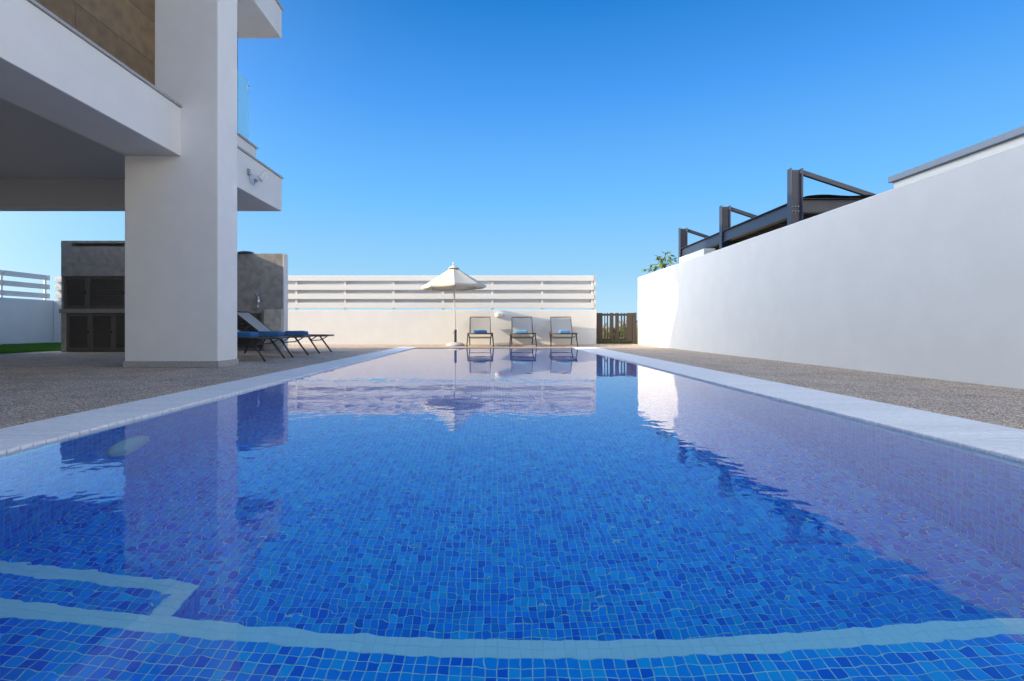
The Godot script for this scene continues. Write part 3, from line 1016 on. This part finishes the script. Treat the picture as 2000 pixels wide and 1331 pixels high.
# ---------------------------------------------------------------- beyond the walls
func make_pergola() -> void:
	var p := thing("steel_pergola", "dark steel pergola of the neighbours rising over the right wall", "pergola")
	var x := 4.92
	var depths := [8.3, 10.84, 13.26]
	for d in depths:
		var web := slab("post", M.steel, p, x + 0.012, x + 0.188, 0.0, 3.13, d + 0.055, d + 0.065, 0.001)
		for s in [0.0, 0.188]:
			part("flange", bevel_box(Vector3(0.012, 3.15, 0.12), 0.002), M.steel, web, Vector3(s - 0.094, 0.01, 0.0))
		for by in [2.52, 2.44]:
			for bx in [0.05, 0.10, 0.155]:
				var st := new_st()
				lathe(st, [Vector2(0.0, 0.0), Vector2(0.014, 0.0), Vector2(0.014, 0.008), Vector2(0.0, 0.012)], 8)
				part("bolt", done(st), M.bolt, web, Vector3(bx - 0.1, by - 1.565, 0.005), Basis(Vector3.RIGHT, PI / 2))
		# stay bar sloping down from the post head
		var stay := part("stay_bar", bevel_box(Vector3(1.75, 0.075, 0.06), 0.004), M.steel, p)
		stay.transform = Transform3D(Basis(Vector3.BACK, -0.32), Vector3(x + 0.19 + 0.82, 3.09 - 0.27, -(d + 0.06)))
		# beam across to the far side
		slab("cross_beam", M.steel, p, x + 0.21, x + 3.0, 2.42, 2.63, d + 0.05, d + 0.062, 0.002)
		slab("cross_beam_flange", M.steel, p, x + 0.21, x + 3.0, 2.631, 2.643, d + 0.0, d + 0.11, 0.002)
		slab("cross_beam_flange", M.steel, p, x + 0.21, x + 3.0, 2.407, 2.419, d + 0.0, d + 0.11, 0.002)
		slab("far_post", M.steel, p, x + 2.9, x + 3.02, 0.0, 2.40, d, d + 0.1, 0.002)
	for k in 2:
		var d0: float = depths[k] + 0.125
		var d1: float = depths[k + 1] - 0.002
		slab("edge_beam", M.steel, p, x + 0.05, x + 0.062, 2.36, 2.58, d0, d1, 0.001)
		slab("edge_beam_flange", M.steel, p, x + 0.0, x + 0.12, 2.581, 2.593, d0, d1, 0.001)
		slab("edge_beam_flange", M.steel, p, x + 0.0, x + 0.12, 2.347, 2.359, d0, d1, 0.001)
		for j in 6:
			var dd := lerpf(d0, d1, (j + 0.5) / 6.0)
			slab("rafter", M.gate_wood, p, x + 0.13, x + 2.95, 2.36, 2.44, dd - 0.03, dd + 0.03, 0.003)
	# slightly wavy dark shade cloth over the frame
	var st := new_st()
	var nz := 30
	var nx := 16
	for side in [0.0, -0.006]:
		for i in nx:
			for j in nz:
				var q := []
				for c in [[0, 0], [1, 0], [1, 1], [0, 1]]:
					var u: float = float(i + c[0]) / nx
					var v: float = float(j + c[1]) / nz
					var y: float = 2.665 + 0.014 * sin(u * 19.0 + v * 3.0) + 0.012 * sin(v * 41.0 + u * 7.0) + side
					q.append(Vector3(x + 0.22 + u * 2.8, y, -(8.22 + v * 5.1)))
				if side == 0.0:
					quad(st, q[0], q[1], q[2], q[3])
				else:
					quad(st, q[3], q[2], q[1], q[0])
	part("shade_cloth", done(st), M.roof_cloth, p)
	var w := thing("neighbour_building", "pale wall with grey metal coping above the right wall's near end", "building")
	slab("wall_face", M.render, w, 5.2, 8.0, 0.0, 2.395, -6.0, 6.53, 0.006)
	slab("unseen_bounce_block", M.render, w, 8.05, 16.0, 0.0, 10.0, -18.0, 7.0, 0.01)  # unseen tall block added to bounce sunlight onto the shaded side
	slab("wall_coping", M.cap_grey, w, 5.16, 8.045, 2.395, 2.47, -6.0, 6.57, 0.004)
	var c := part("low_block", bevel_box(Vector3(0.26, 2.31, 1.48), 0.006), M.render, self, Vector3(4.76, 1.095, -11.81))
	tag(c, "short white wall block behind the right wall, under the pergola", "wall")


func leaf(st: SurfaceTool, at: Vector3, dir: Vector3, up: Vector3, length: float, width: float, c: Color) -> void:
	var side := dir.cross(up).normalized() * width / 2
	var n := side.cross(dir).normalized()
	var mid := at + dir * length * 0.45 + n * length * 0.06
	var tip := at + dir * length - n * length * 0.08
	st.set_color(c)
	tri(st, at, mid + side, mid)
	tri(st, at, mid, mid - side)
	tri(st, mid, mid + side, tip)
	tri(st, mid - side, mid, tip)


func make_shrub(called: String, label: String, category: String, at: Vector3, radius: Vector3, count: int, size: float, tones: Array, group := "") -> void:
	var t := thing(called, label, category, at, 0.0, group)
	var stems := new_st()
	var st := new_st(false)
	for k in 9:
		var d := Vector3(rng.randf_range(-1, 1), 0, rng.randf_range(-1, 1)) * 0.7
		tube(stems, [Vector3(d.x * 0.08, -0.05, d.z * 0.08), Vector3(d.x * radius.x * 0.5, radius.y, d.z * radius.z * 0.5), Vector3(d.x * radius.x, radius.y * 1.7, d.z * radius.z)], 0.012, 5)
	for k in count:
		var v := Vector3(rng.randfn(), rng.randfn(), rng.randfn()).normalized() * pow(rng.randf(), 0.45)
		var lump := 0.75 + 0.25 * sin(v.x * 7.0 + at.x * 3.0) * cos(v.z * 6.0 + v.y * 5.0)
		var p := Vector3(v.x * radius.x, radius.y + v.y * radius.y, v.z * radius.z) * lump
		var dir := (v + Vector3(rng.randfn(), rng.randfn() + 0.2, rng.randfn()) * 0.6).normalized()
		var tone: Color = tones[rng.randi() % tones.size()]
		var b := rng.randf_range(0.75, 1.25)
		leaf(st, p, dir, Vector3(rng.randfn(), 1.5, rng.randfn()).normalized(), size * rng.randf_range(0.7, 1.3), size * 0.42, Color(tone.r * b, tone.g * b, tone.b * b))
	part("stems", done(stems), M.bark, t)
	st.generate_normals()
	part("foliage", st.commit(), M.leaf, t)


func make_plants() -> void:
	var olive := [Color(0.10, 0.13, 0.03), Color(0.15, 0.16, 0.035), Color(0.20, 0.19, 0.05)]
	var green := [Color(0.04, 0.10, 0.02), Color(0.06, 0.13, 0.02), Color(0.09, 0.15, 0.03)]
	make_shrub("shrub", "olive-green shrub seen through the left gaps of the gate", "shrub", Vector3(3.55, 0, -17.3), Vector3(0.55, 0.36, 0.5), 900, 0.07, olive, "shrubs beyond the gate")
	make_shrub("shrub", "darker green shrub seen through the right gaps of the gate", "shrub", Vector3(4.35, 0, -17.9), Vector3(0.5, 0.30, 0.5), 800, 0.07, green, "shrubs beyond the gate")
	make_shrub("shrub", "taller bush behind the gate post at the wall's end", "shrub", Vector3(5.0, 0, -18.6), Vector3(0.6, 0.45, 0.6), 900, 0.08, olive + green, "shrubs beyond the gate")
	make_shrub("shrub", "dark bush just showing under the fence near the barbecue", "shrub", Vector3(-6.4, 0, -17.2), Vector3(1.0, 0.58, 0.6), 1200, 0.08, green)
	make_shrub("shrub", "brownish bush just showing under the fence by the parasol", "shrub", Vector3(-0.55, 0, -17.4), Vector3(0.75, 0.575, 0.6), 1000, 0.08, olive)
	# leafy young tree behind the sunlit end of the right wall
	var t := thing("young_tree", "young tree with drooping green leaves above the wall's sunlit end", "tree", Vector3(4.88, 0.0, -14.3))
	var st := new_st()
	tube(st, [Vector3(0, -0.06, 0), Vector3(-0.02, 1.2, 0.02), Vector3(0.0, 2.32, 0.0)], 0.028, 8)
	part("trunk", done(st), M.bark, t)
	var lv := new_st(false)
	var limbs := new_st()
	var twigs := [Vector3(-0.42, 0.06, 0.1), Vector3(-0.25, 0.30, 0.1), Vector3(0.0, 0.42, 0.0), Vector3(-0.5, -0.05, -0.2), Vector3(0.14, 0.36, 0.1), Vector3(-0.12, 0.34, -0.25), Vector3(0.18, 0.20, 0.2), Vector3(-0.2, 0.12, 0.25)]
	for w in twigs:
		var a := Vector3(0, 2.22, 0)
		var b: Vector3 = a + w
		tube(limbs, [a, a.lerp(b, 0.5) + Vector3(0, 0.05, 0), b], 0.008, 5)
		for k in 13:
			var p: Vector3 = a.lerp(b, rng.randf_range(0.35, 1.0))
			var dir: Vector3 = (w.normalized() * 0.5 + Vector3(rng.randfn() * 0.6, rng.randf_range(-1.1, 0.3), rng.randfn() * 0.6)).normalized()
			var tone: Color = [Color(0.07, 0.16, 0.02), Color(0.12, 0.20, 0.03), Color(0.22, 0.26, 0.05)][rng.randi() % 3]
			leaf(lv, p, dir, Vector3(rng.randfn(), 1.2, rng.randfn()).normalized(), rng.randf_range(0.11, 0.19), rng.randf_range(0.04, 0.06), tone)
	part("limbs", done(limbs), M.bark, t)
	lv.generate_normals()
	part("crown", lv.commit(), M.leaf, t)
	grass_field("dry_weeds", "dry yellow-green weeds on the ground beyond the gate", 2600, [2.6, 5.4, 15.25, 17.6], -0.06, 0.16, [Color(0.30, 0.24, 0.07), Color(0.24, 0.23, 0.06), Color(0.14, 0.17, 0.04)])
	grass_field("lawn_grass", "short green grass of the lawn strip at the far left", 26000, [-14.55, -9.45, 9.5, 16.5], -0.012, 0.035, [Color(0.035, 0.13, 0.015), Color(0.05, 0.17, 0.02), Color(0.07, 0.19, 0.03)])


func grass_field(called: String, label: String, count: int, r: Array, y: float, tall: float, tones: Array) -> void:
	var st := new_st(false)
	for k in 3:
		var a := TAU * k / 3.0
		var s := Vector3(cos(a), 0, sin(a)) * 0.12
		var lean := Vector3(cos(a + 1.3), 0, sin(a + 1.3)) * 0.35
		tri(st, -s + lean * 0.3, s + lean * 0.3, lean + Vector3.UP)
	var blade := done(st)
	var mm := MultiMesh.new()
	mm.transform_format = MultiMesh.TRANSFORM_3D
	mm.use_colors = true
	mm.mesh = blade
	mm.instance_count = count
	for i in count:
		var s := tall * rng.randf_range(0.6, 1.3)
		var at := Vector3(rng.randf_range(r[0], r[1]), y, -rng.randf_range(r[2], r[3]))
		mm.set_instance_transform(i, Transform3D(Basis(Vector3.UP, rng.randf() * TAU).scaled(Vector3(s, s, s)), at))
		var c: Color = tones[rng.randi() % tones.size()]
		mm.set_instance_color(i, c)
	var o := MultiMeshInstance3D.new()
	o.name = called
	o.multimesh = mm
	o.material_override = M.grass
	add_child(o, true)
	tag(o, label, "grass", "", "stuff")


func _ready() -> void:
	rng.seed = 20240
	make_view()
	make_materials()
	make_ground()
	make_pool()
	make_steps()
	make_coping()
	make_water()
	make_house()
	make_walls()
	make_gate()
	make_barbecue()
	make_pergola()
	make_furniture()
	make_parasol()
	make_pool_light()
	make_floodlight()
	make_sconce()
	make_plants()
